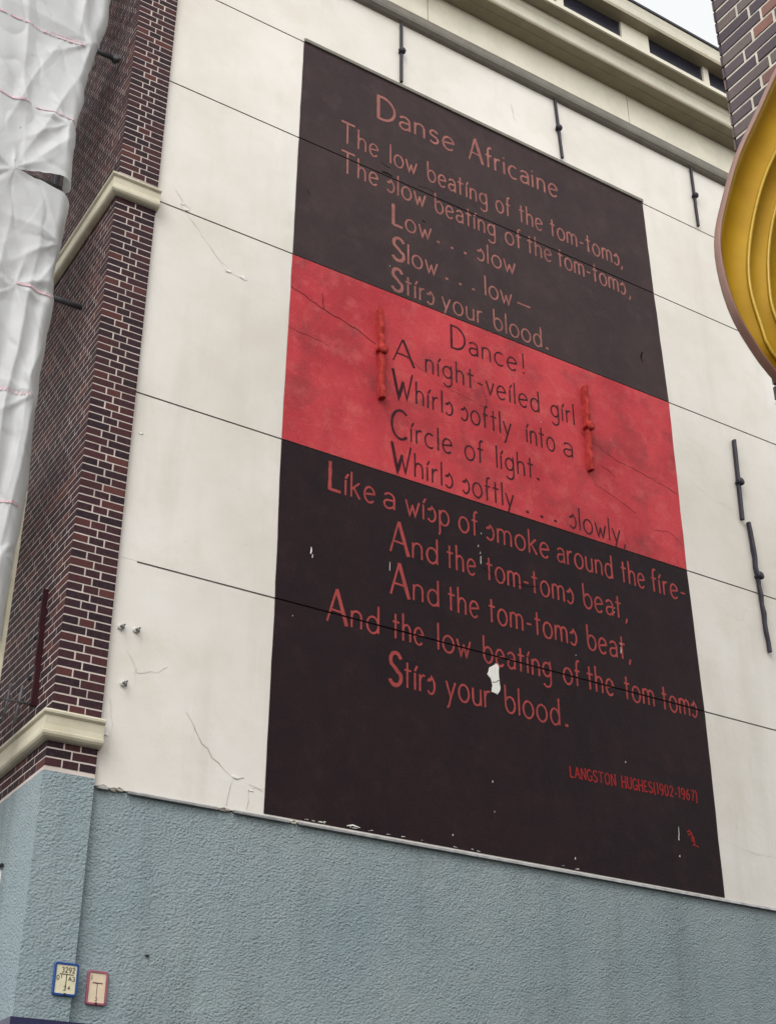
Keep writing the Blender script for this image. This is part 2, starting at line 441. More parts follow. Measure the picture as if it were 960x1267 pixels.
# moulded stone bands that wrap the corner
def stone_band(zt, zb):
    h = zt-zb
    # profile: (projection, z)
    pr = [(.004, zt+.02), (.050, zt-.002), (.062, zt-.006), (.068, zt-.016), (.066, zt-.030), (.054, zt-.040), (.048, zt-.044), (.046, zb+.075*h/.2+.02), (.050, zb+.055), (.058, zb+.048), (.056, zb+.030), (.046, zb+.016), (.028, zb+.006), (.004, zb)]
    bm = bmesh.new()
    path = []
    cols = []
    for p, z in pr:
        cols.append([(PX1+.012, PY-p, z), (PX0-p, PY-p, z), (PX0-p, 15, z)])
    vs = [[bm.verts.new(c) for c in row] for row in cols]
    for a, b in zip(vs, vs[1:]):
        for i in range(2): bm.faces.new((a[i], b[i], b[i+1], a[i+1]))
    # right end cap
    e = [bm.verts.new((PX1+.012, WY-.0, pr[0][1])), bm.verts.new((PX1+.012, WY-.0, pr[-1][1]))]
    bm.faces.new([r[0] for r in vs]+[e[1], e[0]])
    bmesh.ops.recalc_face_normals(bm, faces=bm.faces)
    return obj('stone_band', bm, M['cream'], house)
stone_band(9.468, 9.272)
stone_band(4.918, 4.722)

# blue roughcast base
bm = bmesh.new()
box(bm, (PX1, WY+.006, 0), (WX1, WY+.25, 4.487))
box(bm, (PX0-.006, PY-.006, 0), (PX1-.003, WY+.25, 4.528))
box(bm, (PX0-.006, WY+.2505, 0), (PX0+.3, 15.9, 4.528))
obj('roughcast_base', bm, M['stucco'], house)
# smoother repaired patches below the strip
bm = bmesh.new()
def patch(x0, x1, z0, z1, y):
    n = 26; c = ((x0+x1)/2, (z0+z1)/2)
    ring = []
    for i in range(n):
        a = 6.283*i/n; k = .8+.25*noise.noise((math.cos(a)*1.4+x0, math.sin(a)*1.4, x0))
        ring.append(bm.verts.new((c[0]+math.copysign(abs(math.cos(a))**.6, math.cos(a))*(x1-x0)/2*k, y, c[1]+math.copysign(abs(math.sin(a))**.6, math.sin(a))*(z1-z0)/2*k)))
    bm.faces.new(ring[::-1])
bm.free()

# zinc drip strip under the plaster, in broken lengths
for a, b in ((3.075, 3.150), (3.285, 3.93), (4.05, 4.475), (4.545, WX1)):
    bm = bmesh.new()
    extrude_x(bm, [(WY+.01, 4.5005), (WY-.020, 4.498), (WY-.026, 4.490), (WY-.026, 4.478), (WY-.022, 4.476), (WY-.020, 4.484), (WY+.005, 4.488)], a, b, closed=True)
    bmesh.ops.recalc_face_normals(bm, faces=bm.faces)
    obj('drip_strip', bm, M['zinc'], house)
for x in (3.19, 3.23, 3.97, 4.01, 4.51, 3.09, 3.12):
    bm = bmesh.new(); flake(x, 4.497+rnd.uniform(-.012, .008), .035, WY, .02, 9, .4)
    obj('broken_edge', bm, M['crack'], house)

# navy painted border at the foot of the corner
bm = bmesh.new()
box(bm, (PX0-.020, PY-.020, 2.995), (3.55, PY+.002, 3.040), 0)
box(bm, (PX0-.020, PY+.0025, 2.995), (PX0+.003, 10.5, 3.040), 0)
obj('painted_border', bm, M['navy'], house)

# cornice
cor = bpy.data.objects.new('cornice', None); COL.objects.link(cor); cor.parent = house; cor.empty_display_size = .1
CX0, CX1 = PX0-.3, WX1
def part_x(name, prof, mat, x0=CX0, x1=CX1, parent=cor):
    bm = bmesh.new(); extrude_x(bm, prof, x0, x1, closed=True); bmesh.ops.recalc_face_normals(bm, faces=bm.faces)
    return obj(name, bm, mat, parent)
def Y(o): return WY-o
part_x('grey_moulding', [(Y(-.02), 12.90), (Y(.045), 12.905), (Y(.075), 12.93), (Y(.085), 12.96), (Y(.085), 13.00), (Y(.075), 13.02), (Y(.075), 13.055), (Y(-.02), 13.06)], M['greyband'], PX1+.004)
bm = bmesh.new()
xs = [PX1+.004, 5.746, 8.452, 11.16, 13.8, CX1]
for a, b in zip(xs, xs[1:]): box(bm, (a+.006, Y(.030), 13.061), (b-.006, Y(-.05), 13.538))
box(bm, (PX1+.004, Y(.015), 13.061), (CX1, Y(-.051), 13.538))
obj('frieze', bm, M['frieze'], cor)
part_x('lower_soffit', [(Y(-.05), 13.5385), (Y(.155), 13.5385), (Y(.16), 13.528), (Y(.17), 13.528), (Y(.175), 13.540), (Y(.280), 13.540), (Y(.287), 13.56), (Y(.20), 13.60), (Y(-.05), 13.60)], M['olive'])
part_x('corona', [(Y(.20), 13.601), (Y(.285), 13.561), (Y(.294), 13.575), (Y(.294), 13.70), (Y(.315), 13.735), (Y(.315), 13.774), (Y(.20), 13.774)], M['frieze'])
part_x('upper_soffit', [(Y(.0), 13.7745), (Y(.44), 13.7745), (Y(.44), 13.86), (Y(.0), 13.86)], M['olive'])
part_x('sill_edge', [(Y(.4405), 13.772), (Y(.462), 13.772), (Y(.462), 13.826), (Y(.4405), 13.826)], M['frieze'])
bm = bmesh.new()
SL = []
x = 3.3
pat = [(7.25, 8.063), (8.466, 9.293), (9.378, 10.21), (10.62, 11.44), (11.53, 12.36)]
pat = [(4.18, 5.0), (5.09, 5.92), (6.34, 7.16)]+pat
pat = [(4.18, 4.99), (5.08, 5.90), (6.33, 7.15)]+pat[3:]
pat[3] = (7.24, 8.063)
xs = CX0
for a, b in pat+[(CX1, CX1)]:
    box(bm, (xs, Y(.452), 13.827), (a, Y(.30), 14.10)); xs = b
box(bm, (CX0, Y(.450), 13.827), (CX1, Y(.302), 13.838)); 
obj('attic_face', bm, M['frieze'], cor)
for a, b in pat:
    bm = bmesh.new(); box(bm, (a+.001, Y(.425), 13.8385), (b-.001, Y(.35), 14.099)); obj('slit_window', bm, M['darkglass'], cor)
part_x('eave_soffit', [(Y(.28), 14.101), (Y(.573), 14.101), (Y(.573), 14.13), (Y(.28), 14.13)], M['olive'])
part_x('gutter', [(Y(.28), 14.131), (Y(.560), 14.131), (Y(.574), 14.15), (Y(.590), 14.22), (Y(.605), 14.262), (Y(.605), 14.285), (Y(.28), 14.285)], M['frieze'])
part_x('gutter_lip', [(Y(.595), 14.2855), (Y(.622), 14.2855), (Y(.622), 14.318), (Y(.595), 14.318)], M['iron'])
bm = bmesh.new()
extrude_x(bm, [(Y(.30), 14.2855), (Y(-3.5), 16.6), (15.9, 14.2)], CX0+.3, CX1, closed=True)
bmesh.ops.recalc_face_normals(bm, faces=bm.faces)
obj('roof', bm, M['roof'], house)

# ------------------------------------------------------------------ mural
MOFF = .0032
mural = thing('mural', 'tall black and red painted poem mural on the white side wall', 'mural', (6.43, WY-.003, Z_BASE))
XL = [(4.5, 4.283), (6.15, 4.296), (7.545, 4.291), (9.427, 4.318), (10.776, 4.330), (12.01, 4.342)]
XR = [(4.5, 8.566), (6.15, 8.583), (7.545, 8.566), (9.427, 8.585), (10.776, 8.552), (12.01, 8.537)]
def mural_panel(name, z0, z1, mats):
    bm = bmesh.new()
    p = groove_profile(WY, z0, z1, list(ZG.values()), MOFF)
    q = []
    for (a, b), (c, d) in zip(p, p[1:]):
        n = max(1, int((d-b)/.12)); q += [(a+(c-a)*i/n, b+(d-b)*i/n) for i in range(n)]
    q.append(p[-1])
    wob = lambda z, k: .005*noise.noise((z*3.1, k, 0))+.003*noise.noise((z*14, k, 5))
    grid_panel(bm, q, lambda z: interp(XL, z)+wob(z, 1), lambda z: interp(XR, z)+wob(z, 7))
    return obj(name, bm, mats, mural)
tag(mural_panel('black_panel', ZG['h4']+GW*.9, ZG['top']-.004, M['black_up']), 'charcoal upper panel under the title, sky glare painted into its black')
tag(mural_panel('red_band', ZG['h5']+GW*.9, ZG['h4']-GW*.9, M['red']), 'stained red middle band')
tag(mural_panel('black_panel', 4.516, ZG['h5']-GW*.9, M['black_lo']), 'deep black lower panel')
bm = bmesh.new()
for z, mi in ((ZG['h4'], 1), (ZG['h5'], 0)):   # paint that ran into the joints
    a, b = interp(XL, z), interp(XR, z)
    vs_ = [bm.verts.new(q) for q in ((a, WY+GD-.003, z-GW+.001), (b, WY+GD-.003, z-GW+.001), (b, WY+GD-.003, z+GW-.001), (a, WY+GD-.003, z+GW-.001))]
    bm.faces.new(vs_).material_index = mi
obj('joint_paint', bm, [M['black_lo'], M['maroon_iron']], mural)
bm = bmesh.new(); extrude_x(bm, [(Y(.001), 12.004), (Y(.020), 12.006), (Y(.022), 12.040), (Y(.001), 12.046)], 4.345, 8.535, closed=True)
bmesh.ops.recalc_face_normals(bm, faces=bm.faces)
obj('top_ledge', bm, M['greyband'], mural)

# ---- stroke lettering (drawn with a brush: every glyph is a set of brush strokes)
def arc(cx, cz, rx, rz, a0, a1, n=14):
    return [(cx+rx*math.cos(R(a0+(a1-a0)*i/n)), cz+rz*math.sin(R(a0+(a1-a0)*i/n))) for i in range(n+1)]
XH = .60
GL = {
 'o': (.54, [arc(.27, .30, .25, .31, 75, 435, 22)]),
 'a': (.46, [[(.05, .50)]+arc(.225, .42, .195, .19, 140, 0, 9)+[(.42, .2), (.42, 0)], [(.42, .36), (.25, .34)]+arc(.20, .175, .165, .165, 80, 280, 10)+[(.32, .05), (.42, .14)]]),
 'b': (.50, [[(.03, 1.0), (.03, .30)]+arc(.26, .30, .23, .30, 180, 360, 10)+arc(.26, .30, .23, .29, 0, 150, 9)]),
 'c': (.46, [arc(.26, .30, .24, .31, 52, 308, 16)]),
 'd': (.50, [[(.46, 1.0), (.46, 0)], arc(.25, .29, .22, .30, 15, 345, 18)]),
 'e': (.50, [[(.04, .29), (.47, .37)]+arc(.255, .30, .225, .31, 14, 318, 18)]),
 'f': (.30, [[(.31, .96), (.24, 1.0), (.16, .95), (.13, .82), (.13, 0)], [(.0, .60), (.30, .60)]]),
 'g': (.52, [arc(.25, .34, .22, .26, 60, 420, 18), [(.44, .68), (.47, .5), (.47, .0)]+arc(.25, -.10, .22, .22, 0, -150, 9)]),
 'h': (.46, [[(.04, 1.0), (.04, 0)], [(.04, .36)]+arc(.23, .40, .18, .20, 150, 0, 7)+[(.41, .2), (.41, 0)]]),
 'i': (.12, [[(.05, .60), (.05, 0)], [(.05, .66), (.17, .86)]]),
 'j': (.12, [[(.05, .60), (.05, 0)], [(.02, .80), (.09, .80)]]),
 'k': (.44, [[(.04, 1.0), (.04, 0)], [(.40, .62), (.06, .30)], [(.16, .38), (.42, 0)]]),
 'l': (.10, [[(.05, 1.0), (.05, 0)]]),
 'm': (.76, [[(.04, .60), (.04, 0)], [(.04, .36)]+arc(.21, .42, .16, .18, 150, 0, 7)+[(.37, .2), (.37, 0)], [(.37, .36)]+arc(.54, .42, .17, .18, 150, 0, 7)+[(.71, .2), (.71, 0)]]),
 'n': (.46, [[(.04, .60), (.04, 0)], [(.04, .36)]+arc(.23, .40, .18, .20, 150, 0, 7)+[(.41, .2), (.41, 0)]]),
 'p': (.50, [[(.05, .60), (.05, -.30), (.0, -.42)], arc(.26, .30, .22, .30, 160, -160, 16)]),
 'r': (.30, [[(.04, .60), (.04, 0)], [(.04, .38), (.10, .53), (.20, .60), (.30, .58)]]),
 's': (.38, [[(.0, .43), (.07, .50), (.12, .47), (.20, .60)]+arc(.16, .29, .20, .29, 62, -140, 12)]),
 'z': (.38, [[(.36, .52)]+arc(.19, .45, .15, .15, 40, 215, 8)+[(.28, .29)]+arc(.19, .15, .17, .155, 30, -150, 9)]),
 't': (.34, [[(.15, .90), (.15, 0)], [(.0, .62), (.34, .62)]]),
 'u': (.46, [[(.04, .60), (.04, .22)]+arc(.23, .20, .19, .20, 180, 330, 8)+[(.42, .2)], [(.42, .60), (.42, 0)]]),
 'v': (.40, [[(.0, .60), (.20, 0), (.40, .60)]]),
 'w': (.62, [[(.0, .60), (.17, 0), (.31, .42)], [(.30, .44), (.43, 0), (.62, .60)]]),
 'y': (.44, [[(.0, .60), (.21, .04)], [(.44, .60), (.21, .04), (.10, -.28), (.02, -.36)]]),
 '-': (.36, [[(.04, .34), (.32, .34)]]),
 '_': (.62, [[(.0, .30), (.62, .30)]]),
 '.': (.06, [[(-.03, .06), (.10, .06)]]),
 ',': (.06, [[(.06, .06), (.06, .0), (.0, -.16)]]),
 '!': (.10, [[(.05, 1.0), (.05, .26)], [(.02, .04), (.09, .04)]]),
 # tall capitals
 'A': (.62, [[(.30, 1.0), (.02, 0)], [(.30, 1.0), (.62, -.02)], [(.12, .36), (.50, .34)]]),
 'D': (.62, [[(.04, 1.0), (.04, 0)], [(.0, .98), (.18, .98)]+arc(.18, .50, .42, .48, 85, -85, 14)+[(.18, .02), (.02, .02)]]),
 'T': (.66, [[(.0, .98), (.66, .98)], [(.30, .98), (.30, 0)]]),
 'L': (.46, [[(.05, 1.0), (.05, .02)], [(.03, .03), (.46, .03)]]),
 'S': (.52, [[(.50, .82)]+arc(.27, .76, .22, .23, 30, 215, 11)+[(.24, .53), (.36, .42)]+arc(.25, .24, .25, .24, 30, -160, 12)]),
 'C': (.60, [arc(.36, .50, .35, .50, 48, 312, 20)]),
 'W': (.82, [[(.0, 1.0), (.24, 0), (.43, .62)], [(.42, .64), (.58, 0), (.82, 1.0)]]),
 # small roman capitals and figures
 'N': (.60, [[(.05, 0), (.05, 1)], [(.05, 1), (.55, 0)], [(.55, 0), (.55, 1)], [(-.04, 0), (.15, 0)], [(.44, 1), (.66, 1)]]),
 'G': (.60, [arc(.32, .50, .30, .50, 45, 300, 16)+[(.56, .10), (.56, .42)], [(.38, .42), (.64, .42)]]),
 'O': (.62, [arc(.31, .50, .29, .50, 80, 440, 22)]),
 'H': (.60, [[(.05, 0), (.05, 1)], [(.55, 0), (.55, 1)], [(.05, .5), (.55, .5)], [(-.04, 0), (.15, 0)], [(.45, 0), (.65, 0)], [(-.04, 1), (.15, 1)], [(.45, 1), (.65, 1)]]),
 'U': (.58, [[(.05, 1), (.05, .28)]+arc(.29, .26, .24, .26, 180, 360, 10)+[(.53, 1)], [(-.04, 1), (.15, 1)], [(.43, 1), (.62, 1)]]),
 'E': (.48, [[(.05, 0), (.05, 1)], [(0, .98), (.44, .98)], [(.05, .5), (.36, .5)], [(0, .02), (.46, .02)]]),
 '(': (.20, [arc(.30, .45, .26, .75, 125, 235, 8)]), ')': (.20, [arc(-.10, .45, .26, .75, 55, -55, 8)]),
 '1': (.24, [[(.02, .86), (.14, 1), (.14, 0)]]), '0': (.50, [arc(.25, .5, .22, .5, 80, 440, 20)]),
 '9': (.48, [arc(.23, .70, .20, .29, 0, 360, 16), [(.43, .72), (.42, .35), (.30, .02), (.12, 0)]]),
 '2': (.48, [[(.03, .78)]+arc(.23, .74, .20, .26, 165, -25, 9)+[(.05, .03)], [(.03, .03), (.46, .03)]]),
 '6': (.48, [arc(.24, .30, .20, .29, 180, 540, 16), [(.04, .32), (.10, .7), (.36, 1)]]),
 '7': (.46, [[(.02, .97), (.44, .97), (.16, 0)]]),
 '3': (.46, [[(.04, .88)]+arc(.22, .75, .18, .24, 130, -80, 8), [(.2, .52)]+arc(.20, .26, .22, .26, 85, -140, 10)]),
 '4': (.46, [[(.32, 0), (.32, 1), (.02, .34), (.46, .34)]]),
}
def put_text(bm, text, x0, x1, base, asc, cap, wt, y, gap=.15, serif=False, jit=.13, heavy=1.45):
    """brush text between x0 and x1; base(x) gives the baseline height"""
    caps = cap/asc
    adv, x = [], 0
    for i, ch in enumerate(text):
        w, st = GL[ch]; big = ch.isupper() and not serif
        k = caps if big else 1
        adv.append((x, k, ch, big)); x += w*k+(gap if i < len(text)-1 else 0)
    tot = max(x, .01); sx = (x1-x0)/tot
    if len(text) == 1 and text in '.,': sx = asc
    lay = 0
    for (ax, k, ch, big) in adv:
        ws = wt*(heavy if big else 1.0)
        for si, stroke in enumerate(GL[ch][1]):
            pts = []
            ox, oz = rnd.uniform(-.008, .008), rnd.uniform(-.010, .010)
            # subdivide straight strokes for brush wobble
            ss = [stroke[0]]
            for a, b in zip(stroke, stroke[1:]):
                n = max(1, int(math.hypot(b[0]-a[0], b[1]-a[1])/.16))
                ss += [(a[0]+(b[0]-a[0])*j/n, a[1]+(b[1]-a[1])*j/n) for j in range(1, n+1)]
            for px, pz in ss:
                X = x0+(ax+(px+ox)*k)*sx
                pts.append((X, base(X)+(pz+oz)*k*asc))
            w = ws
            if big and ch in 'AW': w = ws*(1.25 if (si == 1 if ch == 'A' else si == 0) else .7)
            if big and ch in 'DLTSC' and si == 0: w = ws*1.2
            if ch in '.': w = wt*1.35
            ribbon(bm, pts, w, y-.00012*(lay % 5), jit=jit); lay += 1
def cut_joints(bm, y):
    for z in ZG.values():
        zs = [v.co.z for v in bm.verts]
        if not (min(zs) < z < max(zs)): continue
        for zz in (z-GW, z+GW):
            bmesh.ops.bisect_plane(bm, geom=bm.verts[:]+bm.edges[:]+bm.faces[:], plane_co=(0, 0, zz), plane_no=(0, 0, 1))
        dead = [f for f in bm.faces if abs(f.calc_center_median().z-z) < GW*.98]
        bmesh.ops.delete(bm, geom=dead, context='FACES')
LINES = [
(0.0165, 11.375, 0.302, [('Danze', 5.157, 6.051), ('Afrjcajne', 6.224, 7.339)]),
(-0.0032, 10.969, 0.266, [('The', 4.769, 5.173), ('low', 5.298, 5.603), ('beating', 5.727, 6.428), ('of', 6.532, 6.705), ('the', 6.818, 7.107), ('tom-toms', 7.207, 8.102), (',', 8.125, 8.15)]),
(-0.0028, 10.609, 0.262, [('The', 4.776, 5.169), ('slow', 5.272, 5.697), ('beating', 5.804, 6.513), ('of', 6.628, 6.82), ('the', 6.9, 7.199), ('tom-toms', 7.279, 8.151), (',', 8.195, 8.215)]),
(0.0139, 10.141, 0.256, [('Low', 5.328, 5.753), ('.', 5.825, 5.843), ('.', 5.98, 5.999), ('.', 6.133, 6.151), ('slow', 6.283, 6.728)]),
(0.008, 9.781, 0.264, [('Slow', 5.331, 5.817), ('.', 5.912, 5.925), ('.', 6.066, 6.08), ('.', 6.212, 6.226), ('low', 6.35, 6.666), ('_', 6.732, 6.886)]),
(0.0075, 9.428, 0.255, [('Stirs', 5.324, 5.774), ('your', 5.863, 6.311), ('blood', 6.44, 7.002), ('.', 7.056, 7.075)]),
(0.0202, 8.952, 0.258, [('Dance', 5.946, 6.69), ('!', 6.748, 6.78)]),
(0.0104, 8.645, 0.255, [('A', 5.33, 5.549), ('night-veiled', 5.666, 6.925), ('girl', 7.056, 7.337)]),
(0.0083, 8.285, 0.285, [('Whirls', 5.33, 5.951), ('softly', 6.039, 6.583), ('into', 6.749, 7.076), ('a', 7.171, 7.286)]),
(0.0384, 7.713, 0.287, [('Circle', 5.319, 5.933), ('of', 6.064, 6.262), ('light', 6.397, 6.811), ('.', 6.849, 6.866)]),
(0.0006, 7.592, 0.275, [('Whirls', 5.318, 5.931), ('softly', 6.034, 6.57), ('.', 6.71, 6.728), ('.', 6.865, 6.883), ('.', 7.017, 7.035), ('slowly', 7.189, 7.771), (',', 7.809, 7.829)]),
(-0.0029, 7.23, 0.270, [('Like', 4.724, 5.161), ('a', 5.239, 5.352), ('wisp', 5.455, 5.885), ('of', 5.981, 6.173), ('smoke', 6.266, 6.932), ('around', 7.02, 7.643), ('the', 7.746, 8.017), ('fire-', 8.101, 8.514)]),
(0.003, 6.813, 0.290, [('And', 5.302, 5.764), ('the', 5.853, 6.14), ('tom-toms', 6.25, 7.17), ('beat', 7.28, 7.706), (',', 7.747, 7.766)]),
(-0.0037, 6.473, 0.290, [('And', 5.302, 5.769), ('the', 5.855, 6.157), ('tom-toms', 6.259, 7.172), ('beat', 7.289, 7.709), (',', 7.747, 7.765)]),
(-0.0016, 6.086, 0.285, [('And', 4.736, 5.206), ('the', 5.328, 5.612), ('low', 5.741, 6.061), ('beating', 6.188, 6.878), ('of', 7.001, 7.176), ('the', 7.256, 7.543), ('tom', 7.662, 7.995), ('toms', 8.088, 8.489)]),
(-0.0027, 5.706, 0.271, [('Stirs', 5.298, 5.715), ('your', 5.821, 6.24), ('blood', 6.383, 6.937), ('.', 6.996, 7.012)]),
]
LY = WY-.0046
for i, (k, c, cap, words) in enumerate(LINES):
    bm = bmesh.new()
    asc = .242 if i < 3 else .232
    if i == 0: asc = .268
    wt = .0180 if i < 6 else (.0165 if i < 11 else .0172)
    if i == 0: wt = .0225
    for t, a, b in words:
        put_text(bm, t, a, b, lambda X: k*X+c, asc, cap, wt, LY, heavy=1.0 if i in (1, 2) else 1.25 if i in (0, 6, 7, 9) else 1.5)
    cut_joints(bm, LY)
    obj('text_line', bm, M['let_up'] if i < 6 else M['let_mid'] if i < 11 else M['let_lo'], mural)
bm = bmesh.new()
for t, a, b in (('LANGSTON', 7.004, 7.48), ('HUGHES', 7.543, 7.876), ('(1902-1967)', 7.892, 8.373)):
    put_text(bm, t, a, b, lambda X: .0228*X+5.119-.012, .092, .092, .0125, LY, .16, True)
obj('signature', bm, M['let_sig'], mural)
bm = bmesh.new()
for st in ([(8.215, 5.010), (8.245, 5.030), (8.262, 5.005), (8.235, 4.99), (8.225, 5.0)], [(8.262, 5.02), (8.275, 4.96), (8.262, 4.945), (8.285, 4.94)], [(8.25, 4.965), (8.295, 4.975)], [(8.285, 4.99), (8.29, 4.92), (8.27, 4.912), (8.33, 4.905)]):
    ribbon(bm, st, .012, LY-.0004*rnd.random(), jit=.2)
obj('painted_emblem', bm, M['let_sig'], mural)
# flaked hole and white drips
bm = bmesh.new()
chip = [(6.253, 5.833), (6.312, 5.824), (6.339, 5.862), (6.336, 5.916), (6.335, 5.992), (6.333, 6.075), (6.310, 6.088), (6.288, 6.069), (6.242, 6.036), (6.219, 5.977), (6.25, 5.94), (6.268, 5.901)]
def poly(pts, y):
    q = []
    for (a, b), (c, d) in zip(pts, pts[1:]+pts[:1]):
        for j in range(4): q.append((a+(c-a)*j/4+rnd.uniform(-.004, .004), b+(d-b)*j/4+rnd.uniform(-.004, .004)))
    f = [bm.verts.new((x, y, z)) for x, z in q]; bk = [bm.verts.new((x, WY-.002, z)) for x, z in q]
    bm.faces.new(f)
    for i in range(len(f)): bm.faces.new((f[i], f[(i+1) % len(f)], bk[(i+1) % len(f)], bk[i]))
poly(chip, WY-.0088)
ribbon(bm, wander([(6.345, 5.955), (6.30, 5.925), (6.262, 5.915)], .02, .004), .006, WY-.0094, 1)
obj('flaked_hole', bm, [M['chip'], M['black_lo']], mural)
bm = bmesh.new()
for x, z0, z1, w in [(8.122, 5.041, 4.965, .006), (8.113, 4.965, 4.925, .012), (8.105, 4.80, 4.785, .012), (6.195, 7.03, 6.955, .008), (6.19, 7.07, 7.05, .006), (6.172, 7.13, 7.11, .007), (6.205, 7.255, 7.24, .008), (7.655, 6.55, 6.49, .008), (7.665, 6.59, 6.572, .006), (7.62, 6.88, 6.865, .006), (7.625, 6.92, 6.91, .005), (7.15, 6.36, 6.35, .006), (7.0, 4.62, 4.60, .012), (7.60, 5.51, 5.495, .008), (6.23, 5.10, 5.08, .007), (6.24, 4.86, 4.845, .006), (5.30, 6.73, 6.65, .006), (4.585, 6.66, 6.60, .014), (4.60, 6.60, 6.57, .010), (5.85, 4.62, 4.605, .01), (4.45, 6.05, 6.04, .008), (6.93, 8.62, 8.61, .006), (5.30, 9.72, 9.712, .006)]:
    bm = bmesh.new(); ribbon(bm, [(x, z0), (x+rnd.uniform(-.004, .004), (z0+z1)/2), (x-.003, z1)], [w*.4, w*.7, w*.8], WY-.0096, jit=.3)
    obj('white_drip', bm, M['chip'], mural)
bm = bmesh.new()
for j in range(22):
    x = 4.6+rnd.random()*3.4; z = 4.526+abs(rnd.gauss(0, .006))
    if rnd.random() < .75: x = 4.6+rnd.random()**2*1.6
    ribbon(bm, [(x, z), (x+rnd.uniform(.005, .04), z+rnd.uniform(-.003, .003))], rnd.uniform(.002, .006), WY-.0078, jit=.4)
ribbon(bm, [(4.94, 4.535), (4.99, 4.548), (5.05, 4.538)], [.005, .012, .004], WY-.0085)
obj('chipped_edge', bm, M['chip'], mural)['kind'] = 'stuff'
# hairline cracks in the painted surface
for pts, w in [([(4.31, 9.07), (4.6, 8.98), (4.95, 8.88), (5.16, 8.80)], .006), ([(5.28, 8.86), (5.45, 8.80), (5.8, 8.62), (6.3, 8.56)], .003), ([(7.40, 8.66), (7.8, 8.50), (8.2, 8.44), (8.56, 8.36)], .004), ([(4.62, 9.12), (4.64, 8.97)], .006), ([(7.62, 8.38), (7.72, 8.33), (7.78, 8.30)], .004), ([(4.30, 8.66), (4.5, 8.63), (4.7, 8.60)], .003), ([(6.25, 8.83), (6.32, 8.62), (6.28, 8.4)], .003), ([(7.52, 8.14), (7.8, 8.06), (8.0, 7.98)], .003), ([(5.20, 9.25), (5.19, 9.05), (5.21, 8.9)], .004), ([(8.2, 7.86), (8.4, 7.9), (8.55, 7.8)], .003)]:
    bm = bmesh.new(); q = wander(pts, .05, .01); ribbon(bm, q, [w*rnd.uniform(.5, 1.3) for _ in q], WY-.0048)
    obj('surface_crack', bm, M['maroon_iron'], mural)
for pts, w in [([(5.20, 10.92), (5.30, 10.89)], .010), ([(5.62, 10.83), (5.74, 10.845), (5.82, 10.83)], .006), ([(5.22, 10.80), (5.27, 10.815), (5.33, 10.80)], .016), ([(4.44, 10.2), (4.46, 10.14)], .006), ([(8.30, 9.93), (8.27, 9.86), (8.28, 9.80)], .016), ([(5.66, 10.42), (5.69, 10.41)], .014), ([(6.20, 6.93), (6.4, 6.86), (6.7, 6.88), (6.85, 6.94)], .007)]:
    bm = bmesh.new(); q = wander(pts, .04, .006); ribbon(bm, q, [w*rnd.uniform(.5, 1.3) for _ in q], WY-.0049)
    obj('surface_crack', bm, M['soot'], mural)

# ------------------------------------------------------------------ wall anchors
def anchor(label, top, bot, knob, mat, w=.036, group=None, thick=.05, rough=0, kr=.05, off=.012):
    (x0, z0), (x1, z1), (xk, zk) = top, bot, knob
    t = thing('wall_anchor', label, 'wall anchor', (xk, WY-.02, zk), group)
    bm = bmesh.new()
    n = 14
    prev = None
    for i in range(n+1):
        f = i/n; x = x0+(x1-x0)*f+(rnd.uniform(-1, 1)*rough if 0 < i < n else 0); z = z0+(z1-z0)*f
        ww = w*(1+.10*rnd.uniform(-1, 1)*(1 if rough else .3)); ya = WY-off; yb = WY-off-thick*(1+(.2*rnd.uniform(-1, 1) if rough else 0))
        c = ww*.22
        ring = [bm.verts.new(p) for p in ((x-ww/2, ya, z), (x-ww/2, yb+c, z), (x-ww/2+c, yb, z), (x+ww/2-c, yb, z), (x+ww/2, yb+c, z), (x+ww/2, ya, z))]
        if prev:
            for k in range(6): bm.faces.new((prev[k], prev[(k+1) % 6], ring[(k+1) % 6], ring[k]))
        else: bm.faces.new(ring[::-1])
        prev = ring
    bm.faces.new(prev)
    bmesh.ops.recalc_face_normals(bm, faces=bm.faces)
    obj('bar', bm, mat, t)
    bm = bmesh.new()
    tube(bm, [(xk, WY+.01, zk), (xk, WY-off-thick-.02, zk)], [kr*.62, kr*.62], 12)
    # wedge driven through the eye
    box(bm, (xk-kr, WY-off-thick*.9-.012, zk-.022), (xk+kr, WY-off-thick*.2, zk+.022), bev=.008)
    tube(bm, [(xk, WY-off-thick-.004, zk), (xk, WY-off-thick-.018, zk), (xk, WY-off-thick-.03, zk)], [kr*.95, kr*.9, kr*.45], 14)
    obj('eye_bolt', bm, mat, t)
    return t
g = 'black iron wall anchors on the white plaster'
anchor('black iron wall anchor above the word Danse, leftmost of the three under the cornice', (5.425, 12.871), (5.421, 12.06), (5.424, 12.479), M['iron'], .024, g, .03, 0, .036)
anchor('black iron wall anchor above the word Africaine, middle of the three under the cornice', (7.385, 12.887), (7.425, 12.074), (7.40, 12.48), M['iron'], .024, g, .03, 0, .036)
anchor('black iron wall anchor right of the mural top, nearest the gold ornament', (9.34, 12.885), (9.335, 12.032), (9.34, 12.47), M['iron'], .024, g, .03, 0, .036)
anchor('short black iron wall anchor right of the red band, straight upright bar', (9.415, 9.245), (9.375, 8.31), (9.40, 8.74), M['iron'], .033, g, .04, 0, .044)
anchor('long leaning black iron wall anchor right of the mural with a pointed lower end', (9.455, 8.30), (9.498, 6.927), (9.487, 7.714), M['iron'], .034, g, .04, .006, .044)
g2 = 'red painted wall anchors in the red band'
anchor('red painted iron wall anchor left of the verse in the red band', (5.18, 9.15), (5.20, 8.235), (5.19, 8.72), M['rediron'], .046, g2, .06, .004, .052)
anchor('red painted iron wall anchor right of the verse, touching the word girl', (7.462, 9.18), (7.455, 8.25), (7.46, 8.72), M['rediron'], .046, g2, .06, .004, .052)
